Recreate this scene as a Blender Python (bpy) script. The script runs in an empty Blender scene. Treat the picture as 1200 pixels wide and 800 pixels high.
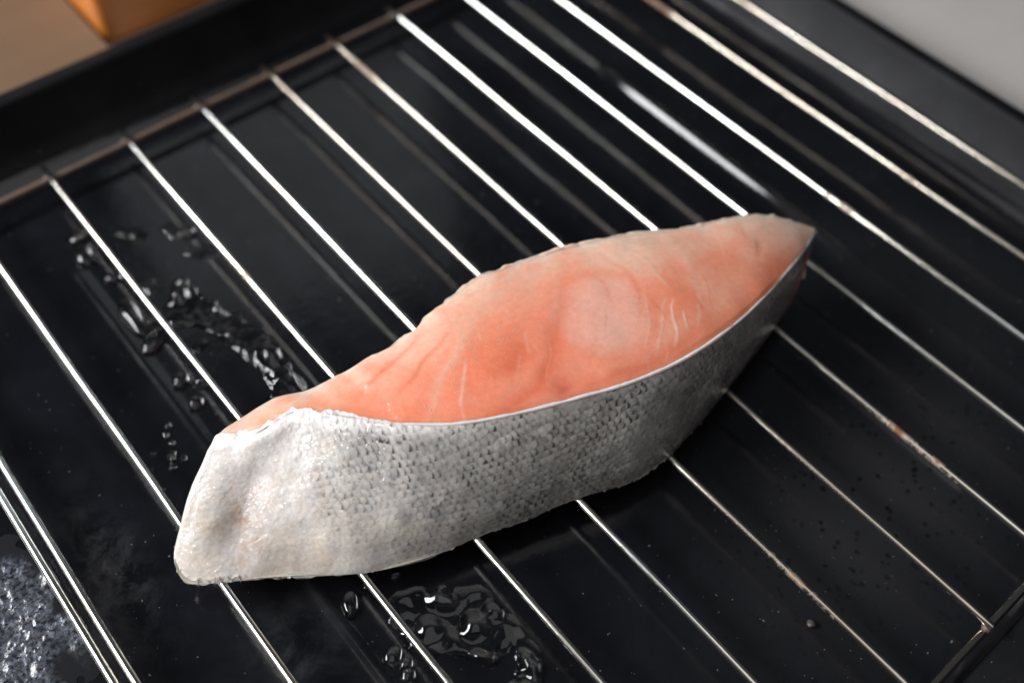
import bpy, math, random
import numpy as np
from mathutils import Matrix, Vector

# All modelling numbers are centimetres; CM turns them into metres.
CM = 0.01
rng = np.random.default_rng(7)
random.seed(7)
scene = bpy.context.scene
col = scene.collection

# ------------------------------------------------------------------ camera
YAW, PITCH, ROLL = math.radians(42.339), math.radians(54.374), math.radians(2.760)
fw = Vector((math.cos(PITCH) * math.sin(YAW), math.cos(PITCH) * math.cos(YAW), -math.sin(PITCH)))
r0 = Vector((math.cos(YAW), -math.sin(YAW), 0))
u0 = r0.cross(fw)
rt = r0 * math.cos(ROLL) + u0 * math.sin(ROLL)
up = -r0 * math.sin(ROLL) + u0 * math.cos(ROLL)
cam_d = bpy.data.cameras.new('camera')
cam = bpy.data.objects.new('camera', cam_d)
col.objects.link(cam)
cam.matrix_world = Matrix(((rt.x, up.x, -fw.x, 3.1715 * CM), (rt.y, up.y, -fw.y, 0.0),
                           (rt.z, up.z, -fw.z, 17.033 * CM), (0, 0, 0, 1)))
cam_d.sensor_width = 36
cam_d.lens = 1166.91 / 1200 * 36
cam_d.clip_start = 0.005
cam_d.clip_end = 50
cam_d.dof.use_dof = True
cam_d.dof.focus_distance = 0.178
cam_d.dof.aperture_fstop = 7.5
scene.camera = cam

# ------------------------------------------------------------------ light
world = bpy.data.worlds.new('World')
scene.world = world
world.use_nodes = True
bg = world.node_tree.nodes['Background']
bg.inputs['Color'].default_value = (0.74, 0.84, 1.0, 1)
bg.inputs['Strength'].default_value = 0.06


def area(name, loc, target, sx, sy, power, color):
    d = bpy.data.lights.new(name, 'AREA')
    d.shape = 'RECTANGLE'
    d.size, d.size_y, d.energy, d.color = sx * CM, sy * CM, power, color
    o = bpy.data.objects.new(name, d)
    col.objects.link(o)
    o.location = Vector(loc) * CM
    o.rotation_euler = (Vector(target) - Vector(loc)).to_track_quat('-Z', 'Y').to_euler()
    return o


# the kitchen window to the left, and the pale ceiling it lights
area('window_light', (-45, 53, 48), (11, 9, 0), 60, 20, 12.5, (0.97, 0.98, 1.0))
area('ceiling_light', (-12, -22, 110), (10, 8, 0), 110, 110, 3.6, (1.0, 0.97, 0.94))
area('back_fill_light', (32, 64, 52), (11, 14, 0), 30, 22, 0.10, (0.95, 0.98, 1.0))  # weak fill added at the back for floor haze and flesh sheen
scene.view_settings.view_transform = 'Standard'
scene.view_settings.look = 'None'
scene.view_settings.exposure = 0.0
scene.view_settings.gamma = 1.0


# ------------------------------------------------------------------ helpers
def new_mat(name):
    m = bpy.data.materials.new(name)
    m.use_nodes = True
    nt = m.node_tree
    return m, nt, nt.nodes, nt.links, nt.nodes['Principled BSDF']


def N(nt, typ, **kw):
    n = nt.nodes.new(typ)
    for k, v in kw.items():
        if k in n.inputs:
            n.inputs[k].default_value = v
        else:
            setattr(n, k, v)
    return n


def ramp(nt, src, stops):
    r = nt.nodes.new('ShaderNodeValToRGB')
    e = r.color_ramp.elements
    while len(e) < len(stops):
        e.new(0.5)
    for el, (p, c) in zip(e, stops):
        el.position = p
        el.color = (c, c, c, 1) if isinstance(c, (int, float)) else (*c, 1)
    nt.links.new(src, r.inputs[0])
    return r


def mixc(nt, fac, a, b, blend='MIX'):
    m = nt.nodes.new('ShaderNodeMix')
    m.data_type = 'RGBA'
    m.blend_type = blend
    for sock, v in ((m.inputs[0], fac), (m.inputs[6], a), (m.inputs[7], b)):
        if hasattr(v, 'links'):
            nt.links.new(v, sock)
        elif isinstance(v, (int, float)):
            sock.default_value = v
        else:
            sock.default_value = (*v, 1)
    return m.outputs[2]


def bump(nt, height, strength, dist, normal=None):
    b = nt.nodes.new('ShaderNodeBump')
    b.inputs['Strength'].default_value = strength
    b.inputs['Distance'].default_value = dist
    nt.links.new(height, b.inputs['Height'])
    if normal is not None:
        nt.links.new(normal, b.inputs['Normal'])
    return b.outputs['Normal']


def mesh(name, v, f, mat, parent=None, smooth=True, colors=None, kind=None):
    """v in centimetres (world), f list/array of faces"""
    me = bpy.data.meshes.new(name)
    v = np.asarray(v, float) * CM
    me.from_pydata(v.tolist(), [], [tuple(int(i) for i in q) for q in f])
    if smooth:
        me.polygons.foreach_set('use_smooth', [True] * len(me.polygons))
    if colors is not None:
        a = me.color_attributes.new('Tint', 'FLOAT_COLOR', 'POINT')
        c = np.ones((len(v), 4), np.float32)
        c[:, :3] = colors
        a.data.foreach_set('color', c.ravel())
    me.materials.append(mat)
    me.update()
    o = bpy.data.objects.new(name, me)
    col.objects.link(o)
    if parent is not None:
        o.parent = parent
        o.matrix_parent_inverse = Matrix.Translation(-parent.location)
    if kind:
        o['kind'] = kind
    return o


def thing(name, label, cat, loc, group=None):
    o = bpy.data.objects.new(name, None)
    o.empty_display_size = 0.01
    col.objects.link(o)
    o.location = Vector(loc) * CM
    o['label'], o['category'] = label, cat
    if group:
        o['group'] = group
    return o


def tag(o, label, cat, group=None):
    o['label'], o['category'] = label, cat
    if group:
        o['group'] = group
    return o


def grid_faces(nu, nv, close_u=False):
    i = np.arange(nu if close_u else nu - 1)
    j = np.arange(nv - 1)
    I, J = np.meshgrid(i, j, indexing='ij')
    I2 = (I + 1) % nu
    return np.stack([I * nv + J, I2 * nv + J, I2 * nv + J + 1, I * nv + J + 1], -1).reshape(-1, 4)


def vnoise(x, y, z=0.0, seed=0):
    """smooth value noise on arrays, range -1..1"""
    x, y, z = np.broadcast_arrays(np.asarray(x, float), np.asarray(y, float), np.asarray(z, float))
    xi, yi, zi = np.floor(x).astype(np.int64), np.floor(y).astype(np.int64), np.floor(z).astype(np.int64)
    xf, yf, zf = x - xi, y - yi, z - zi
    s = lambda t: t * t * t * (t * (6 * t - 15) + 10)
    xf, yf, zf = s(xf), s(yf), s(zf)

    def h(a, b, c):
        n = (a * 374761393 + b * 668265263 + c * 2147483647 + seed * 974634777) & 0xffffffff
        n = ((n ^ (n >> 13)) * 1274126177) & 0xffffffff
        n = n ^ (n >> 16)
        return (n & 0xffff) / 32767.5 - 1
    r = 0
    for dx in (0, 1):
        for dy in (0, 1):
            for dz in (0, 1):
                w = (xf if dx else 1 - xf) * (yf if dy else 1 - yf) * (zf if dz else 1 - zf)
                r = r + w * h(xi + dx, yi + dy, zi + dz)
    return r


def fbm(x, y, z=0.0, seed=0, oct=3):
    r, a = 0, 1.0
    for k in range(oct):
        r = r + a * vnoise(x * 2 ** k, y * 2 ** k, np.asarray(z) * 2 ** k, seed + k * 17)
        a *= 0.5
    return r


def sstep(a, b, x):
    t = np.clip((np.asarray(x, float) - a) / (b - a), 0, 1)
    return t * t * (3 - 2 * t)


def spline(P, n, par=None):
    """Catmull-Rom through P resampled at n points, uniform in arc length (or at given parameters 0..1)"""
    P = np.asarray(P, float)
    Q = np.vstack([2 * P[0] - P[1], P, 2 * P[-1] - P[-2]])
    out = []
    for k in range(len(P) - 1):
        p0, p1, p2, p3 = Q[k:k + 4]
        t = np.linspace(0, 1, 24, endpoint=False)[:, None]
        out.append(0.5 * (2 * p1 + (p2 - p0) * t + (2 * p0 - 5 * p1 + 4 * p2 - p3) * t ** 2 + (3 * p1 - p0 - 3 * p2 + p3) * t ** 3))
    D = np.vstack(out + [P[-1:]])
    if par is None:
        L = np.r_[0, np.cumsum(np.linalg.norm(np.diff(D[:, :3], axis=0), axis=1))]
        s = np.linspace(0, L[-1], n)
        return np.stack([np.interp(s, L, D[:, c]) for c in range(D.shape[1])], -1)
    k = np.asarray(par) * (len(D) - 1)
    return np.stack([np.interp(k, np.arange(len(D)), D[:, c]) for c in range(D.shape[1])], -1)


def tube(path, rad, seg=10, caps=True):
    path = np.asarray(path, float)
    n = len(path)
    rad = np.broadcast_to(np.asarray(rad, float), (n,))
    t = np.gradient(path, axis=0)
    t /= np.linalg.norm(t, axis=1)[:, None]
    ref = np.array([0, 0, 1.0]) if abs(t[0, 2]) < 0.9 else np.array([1.0, 0, 0])
    a = np.cross(t, ref)
    a /= np.linalg.norm(a, axis=1)[:, None]
    b = np.cross(a, t)
    th = np.arange(seg) * 2 * np.pi / seg
    v = path[:, None] + rad[:, None, None] * (np.cos(th)[None, :, None] * a[:, None] + np.sin(th)[None, :, None] * b[:, None])
    f = []
    for i in range(n - 1):
        for j in range(seg):
            j2 = (j + 1) % seg
            f.append((i * seg + j, i * seg + j2, (i + 1) * seg + j2, (i + 1) * seg + j))
    if caps:
        f.append(tuple(range(seg))[::-1])
        f.append(tuple((n - 1) * seg + j for j in range(seg)))
    return v.reshape(-1, 3), f


def poly_dist(X, Y, P):
    """distance from points to a polyline, and the parameter along it"""
    P = np.asarray(P, float)
    best = np.full(X.shape, 1e9)
    par = np.zeros(X.shape)
    for k in range(len(P) - 1):
        a, b = P[k], P[k + 1]
        ab = b - a
        t = np.clip(((X - a[0]) * ab[0] + (Y - a[1]) * ab[1]) / (ab @ ab), 0, 1)
        d = np.hypot(X - a[0] - t * ab[0], Y - a[1] - t * ab[1])
        m = d < best
        best = np.where(m, d, best)
        par = np.where(m, (k + t) / (len(P) - 1), par)
    return best, par


# ------------------------------------------------------------------ materials
def tex_obj(nt, scale=1.0):
    tc = nt.nodes.new('ShaderNodeTexCoord')
    g = nt.nodes.new('ShaderNodeNewGeometry')
    return g.outputs['Position']


def noise(nt, pos, scale, detail=3, rough=0.5, dist=0.0):
    n = nt.nodes.new('ShaderNodeTexNoise')
    n.inputs['Scale'].default_value = scale
    n.inputs['Detail'].default_value = detail
    n.inputs['Roughness'].default_value = rough
    n.inputs['Distortion'].default_value = dist
    nt.links.new(pos, n.inputs['Vector'])
    return n.outputs['Fac']


# black enamel of the tray
M_ENAMEL, nt, nd, lk, p = new_mat('black_enamel')
pos = tex_obj(nt)
n1 = noise(nt, pos, 45, 4, 0.6)
n2 = noise(nt, pos, 900, 2, 0.6)
vor = nt.nodes.new('ShaderNodeTexVoronoi')
vor.inputs['Scale'].default_value = 420
lk.new(pos, vor.inputs['Vector'])
pits = ramp(nt, vor.outputs['Distance'], [(0.0, 1.0), (0.16, 1.0), (0.24, 0.0)])
film = ramp(nt, noise(nt, pos, 24, 5, 0.65, 0.6), [(0.47, 0.0), (0.72, 1.0)])
specks = ramp(nt, noise(nt, pos, 1500, 1, 0.5), [(0.765, 0.0), (0.80, 1.0)])
c = mixc(nt, film.outputs[0], (0.004, 0.004, 0.005), (0.011, 0.0115, 0.013))
c = mixc(nt, specks.outputs[0], c, (0.10, 0.10, 0.10))
lk.new(c, p.inputs['Base Color'])
rg = ramp(nt, n1, [(0.3, 0.42), (0.75, 0.55)])
lk.new(rg.outputs[0], p.inputs['Roughness'])
p.inputs['Specular IOR Level'].default_value = 0.14
lk.new(bump(nt, n2, 0.10, 0.0003, bump(nt, n1, 0.10, 0.001)), p.inputs['Normal'])

# pitted worn enamel of the tray floor (dark specks in one area)
M_FLOOR, nt, nd, lk, p = new_mat('worn_black_enamel')
pos = tex_obj(nt)
at = nt.nodes.new('ShaderNodeAttribute')
at.attribute_name = 'Tint'
sep = nt.nodes.new('ShaderNodeSeparateColor')
lk.new(at.outputs['Color'], sep.inputs[0])
vor = nt.nodes.new('ShaderNodeTexVoronoi')
vor.inputs['Scale'].default_value = 520
vor.inputs['Randomness'].default_value = 1.0
lk.new(pos, vor.inputs['Vector'])
wn = noise(nt, pos, 700, 2)
pits = ramp(nt, vor.outputs['Distance'], [(0.20, 1.0), (0.34, 0.0)])
sel = ramp(nt, noise(nt, pos, 200, 2), [(0.46, 0.0), (0.52, 1.0)])
mul = N(nt, 'ShaderNodeMath', operation='MULTIPLY')
lk.new(pits.outputs[0], mul.inputs[0]); lk.new(sel.outputs[0], mul.inputs[1])
mul2 = N(nt, 'ShaderNodeMath', operation='MULTIPLY')
lk.new(mul.outputs[0], mul2.inputs[0]); lk.new(sep.outputs[0], mul2.inputs[1])
film = ramp(nt, noise(nt, pos, 38, 6, 0.65, 0.8), [(0.40, 0.0), (0.75, 1.0)])
smudge = N(nt, 'ShaderNodeMath', operation='MULTIPLY')
lk.new(ramp(nt, noise(nt, pos, 120, 6, 0.75, 0.3), [(0.42, 0.0), (0.75, 1.0)]).outputs[0], smudge.inputs[0])
lk.new(sep.outputs[1], smudge.inputs[1])
specks = ramp(nt, noise(nt, pos, 1300, 1, 0.5), [(0.775, 0.0), (0.81, 1.0)])
c = mixc(nt, film.outputs[0], (0.0035, 0.0035, 0.0048), (0.0075, 0.008, 0.0105))
c = mixc(nt, sep.outputs[0], c, (0.017, 0.017, 0.0185))
c = mixc(nt, smudge.outputs[0], c, (0.05, 0.05, 0.054))
c = mixc(nt, specks.outputs[0], c, (0.12, 0.12, 0.12))
c = mixc(nt, mul2.outputs[0], c, (0.002, 0.002, 0.002))
lk.new(c, p.inputs['Base Color'])
rg = ramp(nt, noise(nt, pos, 60, 5, 0.6), [(0.3, 0.10), (0.75, 0.21)])
rr = N(nt, 'ShaderNodeMath', operation='MULTIPLY_ADD')
lk.new(sep.outputs[0], rr.inputs[0]); rr.inputs[1].default_value = 0.16
lk.new(rg.outputs[0], rr.inputs[2])
rr2 = N(nt, 'ShaderNodeMath', operation='MULTIPLY_ADD')
lk.new(smudge.outputs[0], rr2.inputs[0]); rr2.inputs[1].default_value = 0.25
lk.new(rr.outputs[0], rr2.inputs[2])
lk.new(rr2.outputs[0], p.inputs['Roughness'])
lk.new(bump(nt, noise(nt, pos, 900, 2), 0.06, 0.0003, bump(nt, noise(nt, pos, 70, 3), 0.10, 0.001)), p.inputs['Normal'])


def wire_mat(name, base, rust_lo, rust_hi, rough, ra=(0.09, 0.034, 0.013), rb=(0.26, 0.12, 0.05)):
    m, nt, nd, lk, p = new_mat(name)
    pos = tex_obj(nt)
    oi = nt.nodes.new('ShaderNodeObjectInfo')
    ad = N(nt, 'ShaderNodeVectorMath', operation='ADD')
    lk.new(pos, ad.inputs[0]); lk.new(oi.outputs['Random'], ad.inputs[1])
    v = ad.outputs[0]
    big = noise(nt, v, 34, 3, 0.55)
    fine = noise(nt, v, 650, 3, 0.6)
    mx = N(nt, 'ShaderNodeMath', operation='MULTIPLY_ADD')
    lk.new(fine, mx.inputs[0]); mx.inputs[1].default_value = 0.22
    lk.new(big, mx.inputs[2])
    ru = ramp(nt, mx.outputs[0], [(rust_lo, 0.0), (rust_hi, 1.0)])
    rc = mixc(nt, fine, ra, rb)
    tn = mixc(nt, ramp(nt, big, [(0.35, 0.0), (0.7, 1.0)]).outputs[0], base, (base[0] * 0.82, base[1] * 0.76, base[2] * 0.66))
    lk.new(mixc(nt, ru.outputs[0], tn, rc), p.inputs['Base Color'])
    inv = N(nt, 'ShaderNodeMath', operation='SUBTRACT')
    inv.inputs[0].default_value = 1.0
    lk.new(ru.outputs[0], inv.inputs[1])
    lk.new(inv.outputs[0], p.inputs['Metallic'])
    ro = N(nt, 'ShaderNodeMath', operation='MULTIPLY_ADD')
    lk.new(ru.outputs[0], ro.inputs[0]); ro.inputs[1].default_value = 0.35; ro.inputs[2].default_value = rough
    lk.new(ro.outputs[0], p.inputs['Roughness'])
    lk.new(bump(nt, fine, 0.12, 0.0002), p.inputs['Normal'])
    return m


M_WIRE = wire_mat('chromed_wire', (0.86, 0.85, 0.83), 0.80, 0.86, 0.15)
M_WIRE_WORN = wire_mat('tarnished_wire', (0.56, 0.52, 0.46), 0.70, 0.80, 0.19)
M_RUST = wire_mat('rusty_wire', (0.22, 0.18, 0.155), 0.42, 0.62, 0.40, (0.06, 0.035, 0.022), (0.17, 0.11, 0.075))

# raw fish flesh
M_FLESH, nt, nd, lk, p = new_mat('raw_fish_flesh')
pos = tex_obj(nt)
at = nt.nodes.new('ShaderNodeAttribute')
at.attribute_name = 'Tint'
fib = noise(nt, pos, 900, 4, 0.6, 0.4)
c = mixc(nt, ramp(nt, fib, [(0.3, 0.0), (0.7, 1.0)]).outputs[0], (0.93, 0.90, 0.90), (1.04, 1.05, 1.06))
lk.new(mixc(nt, 1.0, at.outputs['Color'], c, 'MULTIPLY'), p.inputs['Base Color'])
p.inputs['Subsurface Weight'].default_value = 0.9
p.inputs['Subsurface Radius'].default_value = (1.0, 0.45, 0.28)
p.inputs['Subsurface Scale'].default_value = 0.0036
p.inputs['Roughness'].default_value = 0.34
p.inputs['Specular IOR Level'].default_value = 0.40
p.inputs['Coat Weight'].default_value = 0.9
p.inputs['Coat Roughness'].default_value = 0.12
vb = nt.nodes.new('ShaderNodeTexVoronoi')
vb.inputs['Scale'].default_value = 1500
lk.new(pos, vb.inputs['Vector'])
bead = ramp(nt, vb.outputs['Distance'], [(0.0, 1.0), (0.30, 0.0)])
bm_ = N(nt, 'ShaderNodeMath', operation='MULTIPLY')
lk.new(bead.outputs[0], bm_.inputs[0])
lk.new(ramp(nt, noise(nt, pos, 110, 4, 0.7), [(0.52, 0.0), (0.64, 1.0)]).outputs[0], bm_.inputs[1])
nb = bump(nt, bm_.outputs[0], 0.30, 0.0002, bump(nt, fib, 0.12, 0.0004))
lk.new(nb, p.inputs['Normal'])
lk.new(bump(nt, noise(nt, pos, 700, 3, 0.6), 0.6, 0.0006, bump(nt, noise(nt, pos, 180, 2), 0.5, 0.0015)), p.inputs['Coat Normal'])

# skin and scales share the pigment attribute
def skin_mat(name):
    m, nt, nd, lk, p = new_mat(name)
    pos = tex_obj(nt)
    at = nt.nodes.new('ShaderNodeAttribute')
    at.attribute_name = 'Tint'
    f1 = noise(nt, pos, 1400, 3, 0.65)
    f2 = noise(nt, pos, 420, 4, 0.6, 0.5)
    c = mixc(nt, ramp(nt, f1, [(0.3, 0.0), (0.7, 1.0)]).outputs[0], (0.82, 0.81, 0.80), (1.08, 1.08, 1.08))
    c2 = mixc(nt, ramp(nt, f2, [(0.3, 0.0), (0.7, 1.0)]).outputs[0], (1.0, 0.95, 0.90), (1.02, 1.01, 1.0))
    a = mixc(nt, 1.0, at.outputs['Color'], c, 'MULTIPLY')
    lk.new(mixc(nt, 1.0, a, c2, 'MULTIPLY'), p.inputs['Base Color'])
    p.inputs['Subsurface Weight'].default_value = 0.35
    p.inputs['Subsurface Radius'].default_value = (1.0, 0.7, 0.55)
    p.inputs['Subsurface Scale'].default_value = 0.0006
    rr = ramp(nt, f2, [(0.3, 0.24), (0.7, 0.42)])
    lk.new(rr.outputs[0], p.inputs['Roughness'])
    p.inputs['Specular IOR Level'].default_value = 0.6
    lk.new(bump(nt, f1, 0.10, 0.0003), p.inputs['Normal'])
    # wet film with its own fine unevenness
    p.inputs['Coat Weight'].default_value = 0.8
    p.inputs['Coat Roughness'].default_value = 0.10
    lk.new(bump(nt, noise(nt, pos, 1100, 2, 0.6), 0.9, 0.00045, bump(nt, noise(nt, pos, 300, 2), 0.5, 0.0012)), p.inputs['Coat Normal'])
    return m


M_SKIN = skin_mat('fish_skin')
M_SCALE = M_SKIN

M_EDGE, nt, nd, lk, p = new_mat('cut_skin_edge')
pos = tex_obj(nt)
c = mixc(nt, noise(nt, pos, 300, 3), (0.66, 0.52, 0.50), (0.84, 0.78, 0.78))
lk.new(c, p.inputs['Base Color'])
p.inputs['Subsurface Weight'].default_value = 0.5
p.inputs['Subsurface Radius'].default_value = (1.0, 0.6, 0.5)
p.inputs['Subsurface Scale'].default_value = 0.001
p.inputs['Roughness'].default_value = 0.3

M_MEMBRANE, nt, nd, lk, p = new_mat('pale_membrane')
pos = tex_obj(nt)
c = mixc(nt, noise(nt, pos, 260, 4, 0.6), (0.66, 0.42, 0.32), (0.74, 0.60, 0.52))
lk.new(c, p.inputs['Base Color'])
p.inputs['Subsurface Weight'].default_value = 0.8
p.inputs['Subsurface Radius'].default_value = (1.0, 0.6, 0.5)
p.inputs['Subsurface Scale'].default_value = 0.002
p.inputs['Roughness'].default_value = 0.28
lk.new(bump(nt, noise(nt, pos, 700, 3), 0.4, 0.0006), p.inputs['Normal'])

M_THREAD, nt, nd, lk, p = new_mat('dark_red_fin_ray')
p.inputs['Base Color'].default_value = (0.16, 0.035, 0.025, 1)
p.inputs['Roughness'].default_value = 0.35

M_WATER, nt, nd, lk, p = new_mat('water')
p.inputs['Base Color'].default_value = (1, 1, 1, 1)
p.inputs['Transmission Weight'].default_value = 1.0
p.inputs['Roughness'].default_value = 0.02
p.inputs['IOR'].default_value = 1.42

M_BEAD, nt, nd, lk, p = new_mat('flesh_moisture')
p.inputs['Base Color'].default_value = (0.86, 0.50, 0.38, 1)
p.inputs['Roughness'].default_value = 0.05
p.inputs['Coat Weight'].default_value = 1.0
p.inputs['Subsurface Weight'].default_value = 0.6
p.inputs['Subsurface Scale'].default_value = 0.002

M_CRUST, nt, nd, lk, p = new_mat('dried_cooking_residue')
pos = tex_obj(nt)
at = nt.nodes.new('ShaderNodeAttribute')
at.attribute_name = 'Tint'
fn = ramp(nt, noise(nt, pos, 1300, 4, 0.7), [(0.40, 0.0), (0.62, 1.0)])
mm = N(nt, 'ShaderNodeMath', operation='MULTIPLY')
lk.new(at.outputs['Fac'], mm.inputs[0]); lk.new(fn.outputs[0], mm.inputs[1])
lk.new(mixc(nt, mm.outputs[0], (0.009, 0.009, 0.011), (0.15, 0.17, 0.21)), p.inputs['Base Color'])
p.inputs['Roughness'].default_value = 0.22
bn = nt.nodes.new('ShaderNodeBump')
bn.inputs['Distance'].default_value = 0.0004
lk.new(noise(nt, pos, 1500, 3), bn.inputs['Height'])
bs = N(nt, 'ShaderNodeMath', operation='MULTIPLY')
lk.new(at.outputs['Fac'], bs.inputs[0]); bs.inputs[1].default_value = 0.35
lk.new(bs.outputs[0], bn.inputs['Strength'])
lk.new(bn.outputs['Normal'], p.inputs['Normal'])

M_CRUMB, nt, nd, lk, p = new_mat('burnt_crumb')
p.inputs['Base Color'].default_value = (0.07, 0.055, 0.045, 1)

M_COUNTER, nt, nd, lk, p = new_mat('grey_countertop')
pos = tex_obj(nt)
c = mixc(nt, noise(nt, pos, 60, 5, 0.6), (0.42, 0.395, 0.37), (0.50, 0.475, 0.45))
lk.new(c, p.inputs['Base Color'])
p.inputs['Roughness'].default_value = 0.45

M_WOOD, nt, nd, lk, p = new_mat('tan_wood')
pos = tex_obj(nt)
mp = N(nt, 'ShaderNodeMapping')
mp.inputs['Scale'].default_value = (6, 60, 60)
mp.inputs['Rotation'].default_value = (0, 0, 0.5)
lk.new(pos, mp.inputs['Vector'])
c = mixc(nt, noise(nt, mp.outputs[0], 2, 5, 0.6, 0.5), (0.115, 0.068, 0.036), (0.16, 0.098, 0.056))
lk.new(c, p.inputs['Base Color'])
p.inputs['Roughness'].default_value = 0.5

M_ORANGE, nt, nd, lk, p = new_mat('orange_glaze')
pos = tex_obj(nt)
c = mixc(nt, noise(nt, pos, 40, 4, 0.6), (0.46, 0.13, 0.025), (0.72, 0.26, 0.05))
lk.new(c, p.inputs['Base Color'])
p.inputs['Roughness'].default_value = 0.35

# ------------------------------------------------------------------ countertop and what stands behind
FLOOR_Z = -0.58
CTR = FLOOR_Z - 0.12
v = [(-60, -60, CTR), (110, -60, CTR), (110, 110, CTR), (-60, 110, CTR)]
o = mesh('countertop', v, [(0, 1, 2, 3)], M_COUNTER, smooth=False)
o['kind'] = 'structure'


def rounded_loop(x0, x1, y0, y1, r, z, seg=10):
    pts = []
    for cx, cy, a0 in ((x1 - r, y1 - r, 0), (x0 + r, y1 - r, 90), (x0 + r, y0 + r, 180), (x1 - r, y0 + r, 270)):
        for k in range(seg + 1):
            a = math.radians(a0 + 90 * k / seg)
            pts.append((cx + r * math.cos(a), cy + r * math.sin(a), z))
    return np.array(pts)


def loft(loops, cap0=False, cap1=False):
    n = len(loops[0])
    v = np.vstack(loops)
    f = []
    for k in range(len(loops) - 1):
        for j in range(n):
            j2 = (j + 1) % n
            f.append((k * n + j, k * n + j2, (k + 1) * n + j2, (k + 1) * n + j))
    if cap0:
        f.append(tuple(range(n))[::-1])
    if cap1:
        f.append(tuple((len(loops) - 1) * n + j for j in range(n)))
    return v, f


# wooden board, lying behind the far end of the tray
loops = [rounded_loop(-26, 9.42, 22.3, 60, 0.5, CTR + 0.004), rounded_loop(-26, 9.42, 22.3, 60, 0.5, CTR + 0.4),
         rounded_loop(-25.9, 9.36, 22.4, 59.9, 0.4, CTR + 0.46)]
v, f = loft(loops, False, True)
tag(mesh('wooden_board', v, f, M_WOOD, smooth=False), 'tan wooden board lying out of focus behind the far rim of the tray', 'board')

# upright orange carton beyond the far rim
t = thing('carton', 'blurred orange upright carton beyond the far rim of the tray', 'carton', (11.4, 26.5, CTR))
loops = [rounded_loop(9.55, 13.35, 23.9, 29, 0.25, CTR + 0.004, 5), rounded_loop(9.5, 13.4, 23.85, 29.05, 0.3, CTR + 0.2, 5),
         rounded_loop(9.5, 13.4, 23.85, 29.05, 0.3, CTR + 3.6, 5), rounded_loop(9.6, 13.3, 23.95, 28.95, 0.25, CTR + 3.75, 5)]
v, f = loft(loops, True, True)
mesh('body', v, f, M_ORANGE, t)
loops = [rounded_loop(9.45, 13.45, 23.8, 26.4, 0.3, CTR + 3.76, 5), rounded_loop(9.45, 13.45, 23.8, 26.4, 0.3, CTR + 3.84, 5)]
v, f = loft(loops, True, True)
mesh('flap', v, f, M_ORANGE, t)

# ------------------------------------------------------------------ baking tray
tray = thing('baking_tray', 'deep black enamel baking tray under the wire rack', 'tray', (12, 10, CTR))
X0, X1, Y0, Y1 = -0.9, 23.78, -1.32, 20.38
# floor with pressed ribs
gx = np.linspace(X0, X1, 420)
gy = np.linspace(Y0, Y1, 260)
GX, GY = np.meshgrid(gx, gy, indexing='ij')
GZ = np.full(GX.shape, FLOOR_Z)
for rx, ya, yb, hw, hh in ((5.30, 0.9, 17.1, 0.20, 0.04), (16.35, 0.9, 15.3, 0.17, 0.04), (19.40, 0.9, 14.7, 0.22, 0.19)):
    yy = np.clip(GY, ya + hw, yb - hw)
    d = np.hypot(GX - rx, (GY - yy) * 0.55) / hw
    if rx > 19:                                        # this rib runs out shallow towards the front
        hh = hh * (0.14 + 0.86 * sstep(5.5, 9.5, GY)) * (0.45 + 0.55 * sstep(0, 1.6, 14.7 - GY))
    GZ += hh * (0.5 + 0.5 * np.cos(np.pi * np.clip(d, 0, 1)))
GZ += 0.006 * fbm(GX * 0.25, GY * 0.25, 0, 3)
edge = np.minimum.reduce([GX - X0, X1 - GX, GY - Y0, Y1 - GY])
GZ += 0.25 * (1 - np.clip(edge / 0.45, 0, 1)) ** 2
tint = np.zeros(GX.shape + (3,))
tint[..., 0] = np.exp(-(((GX - 15.0) / 3.6) ** 2 + ((GY - 2.0) / 2.4) ** 2)) + 0.5 * np.exp(-(((GX - 20) / 3) ** 2 + ((GY - 4.5) / 2.5) ** 2))
tint[..., 1] = np.exp(-(((GX - 2.6) / 0.5) ** 2 + ((GY - 10.0) / 1.5) ** 2)) + 0.6 * np.exp(-(((GX - 4.4) / 0.7) ** 2 + ((GY - 6.6) / 0.9) ** 2))
mesh('floor_panel', np.stack([GX, GY, GZ], -1).reshape(-1, 3), grid_faces(420, 260), M_FLOOR, tray, colors=tint.reshape(-1, 3))
# walls and rolled rim
TOP = 1.0
L = lambda e, z, r: rounded_loop(X0 - e, X1 + e, Y0 - e + 0.0, Y1 + e, r, z, 14)
wall = [L(-0.03, FLOOR_Z + 0.19, 0.9), L(0.04, FLOOR_Z + 0.28, 0.95), L(0.14, FLOOR_Z + 0.36, 1.0), L(0.36, 0.02, 1.2), L(0.74, TOP - 0.16, 1.5), L(0.80, TOP - 0.05, 1.55)]
v, f = loft(wall)
mesh('side_wall', v, f, M_ENAMEL, tray)
rim = [L(0.80, TOP - 0.05, 1.55), L(0.84, TOP, 1.6), L(0.92, TOP + 0.02, 1.65), L(1.14, TOP + 0.005, 1.85), L(1.25, TOP - 0.05, 1.95), L(1.31, TOP - 0.15, 2.0), L(1.30, TOP - 0.28, 2.0),
       L(1.22, TOP - 0.36, 1.95), L(1.14, TOP - 0.33, 1.85)]
v, f = loft(rim)
mesh('rim', v, f, M_ENAMEL, tray)
outer = [L(0.90, TOP - 0.06, 1.6), L(0.5, 0.02, 1.3), L(0.2, FLOOR_Z + 0.15, 1.15), L(0.0, FLOOR_Z - 0.11, 1.1)]
v, f = loft(outer, False, True)
mesh('outer_shell', v, f, M_ENAMEL, tray)

# ------------------------------------------------------------------ wire rack
rack = thing('wire_rack', 'chromed wire cooling rack with parallel bars inside the black tray', 'rack', (12, 9, FLOOR_Z))
BR = 0.073


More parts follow.
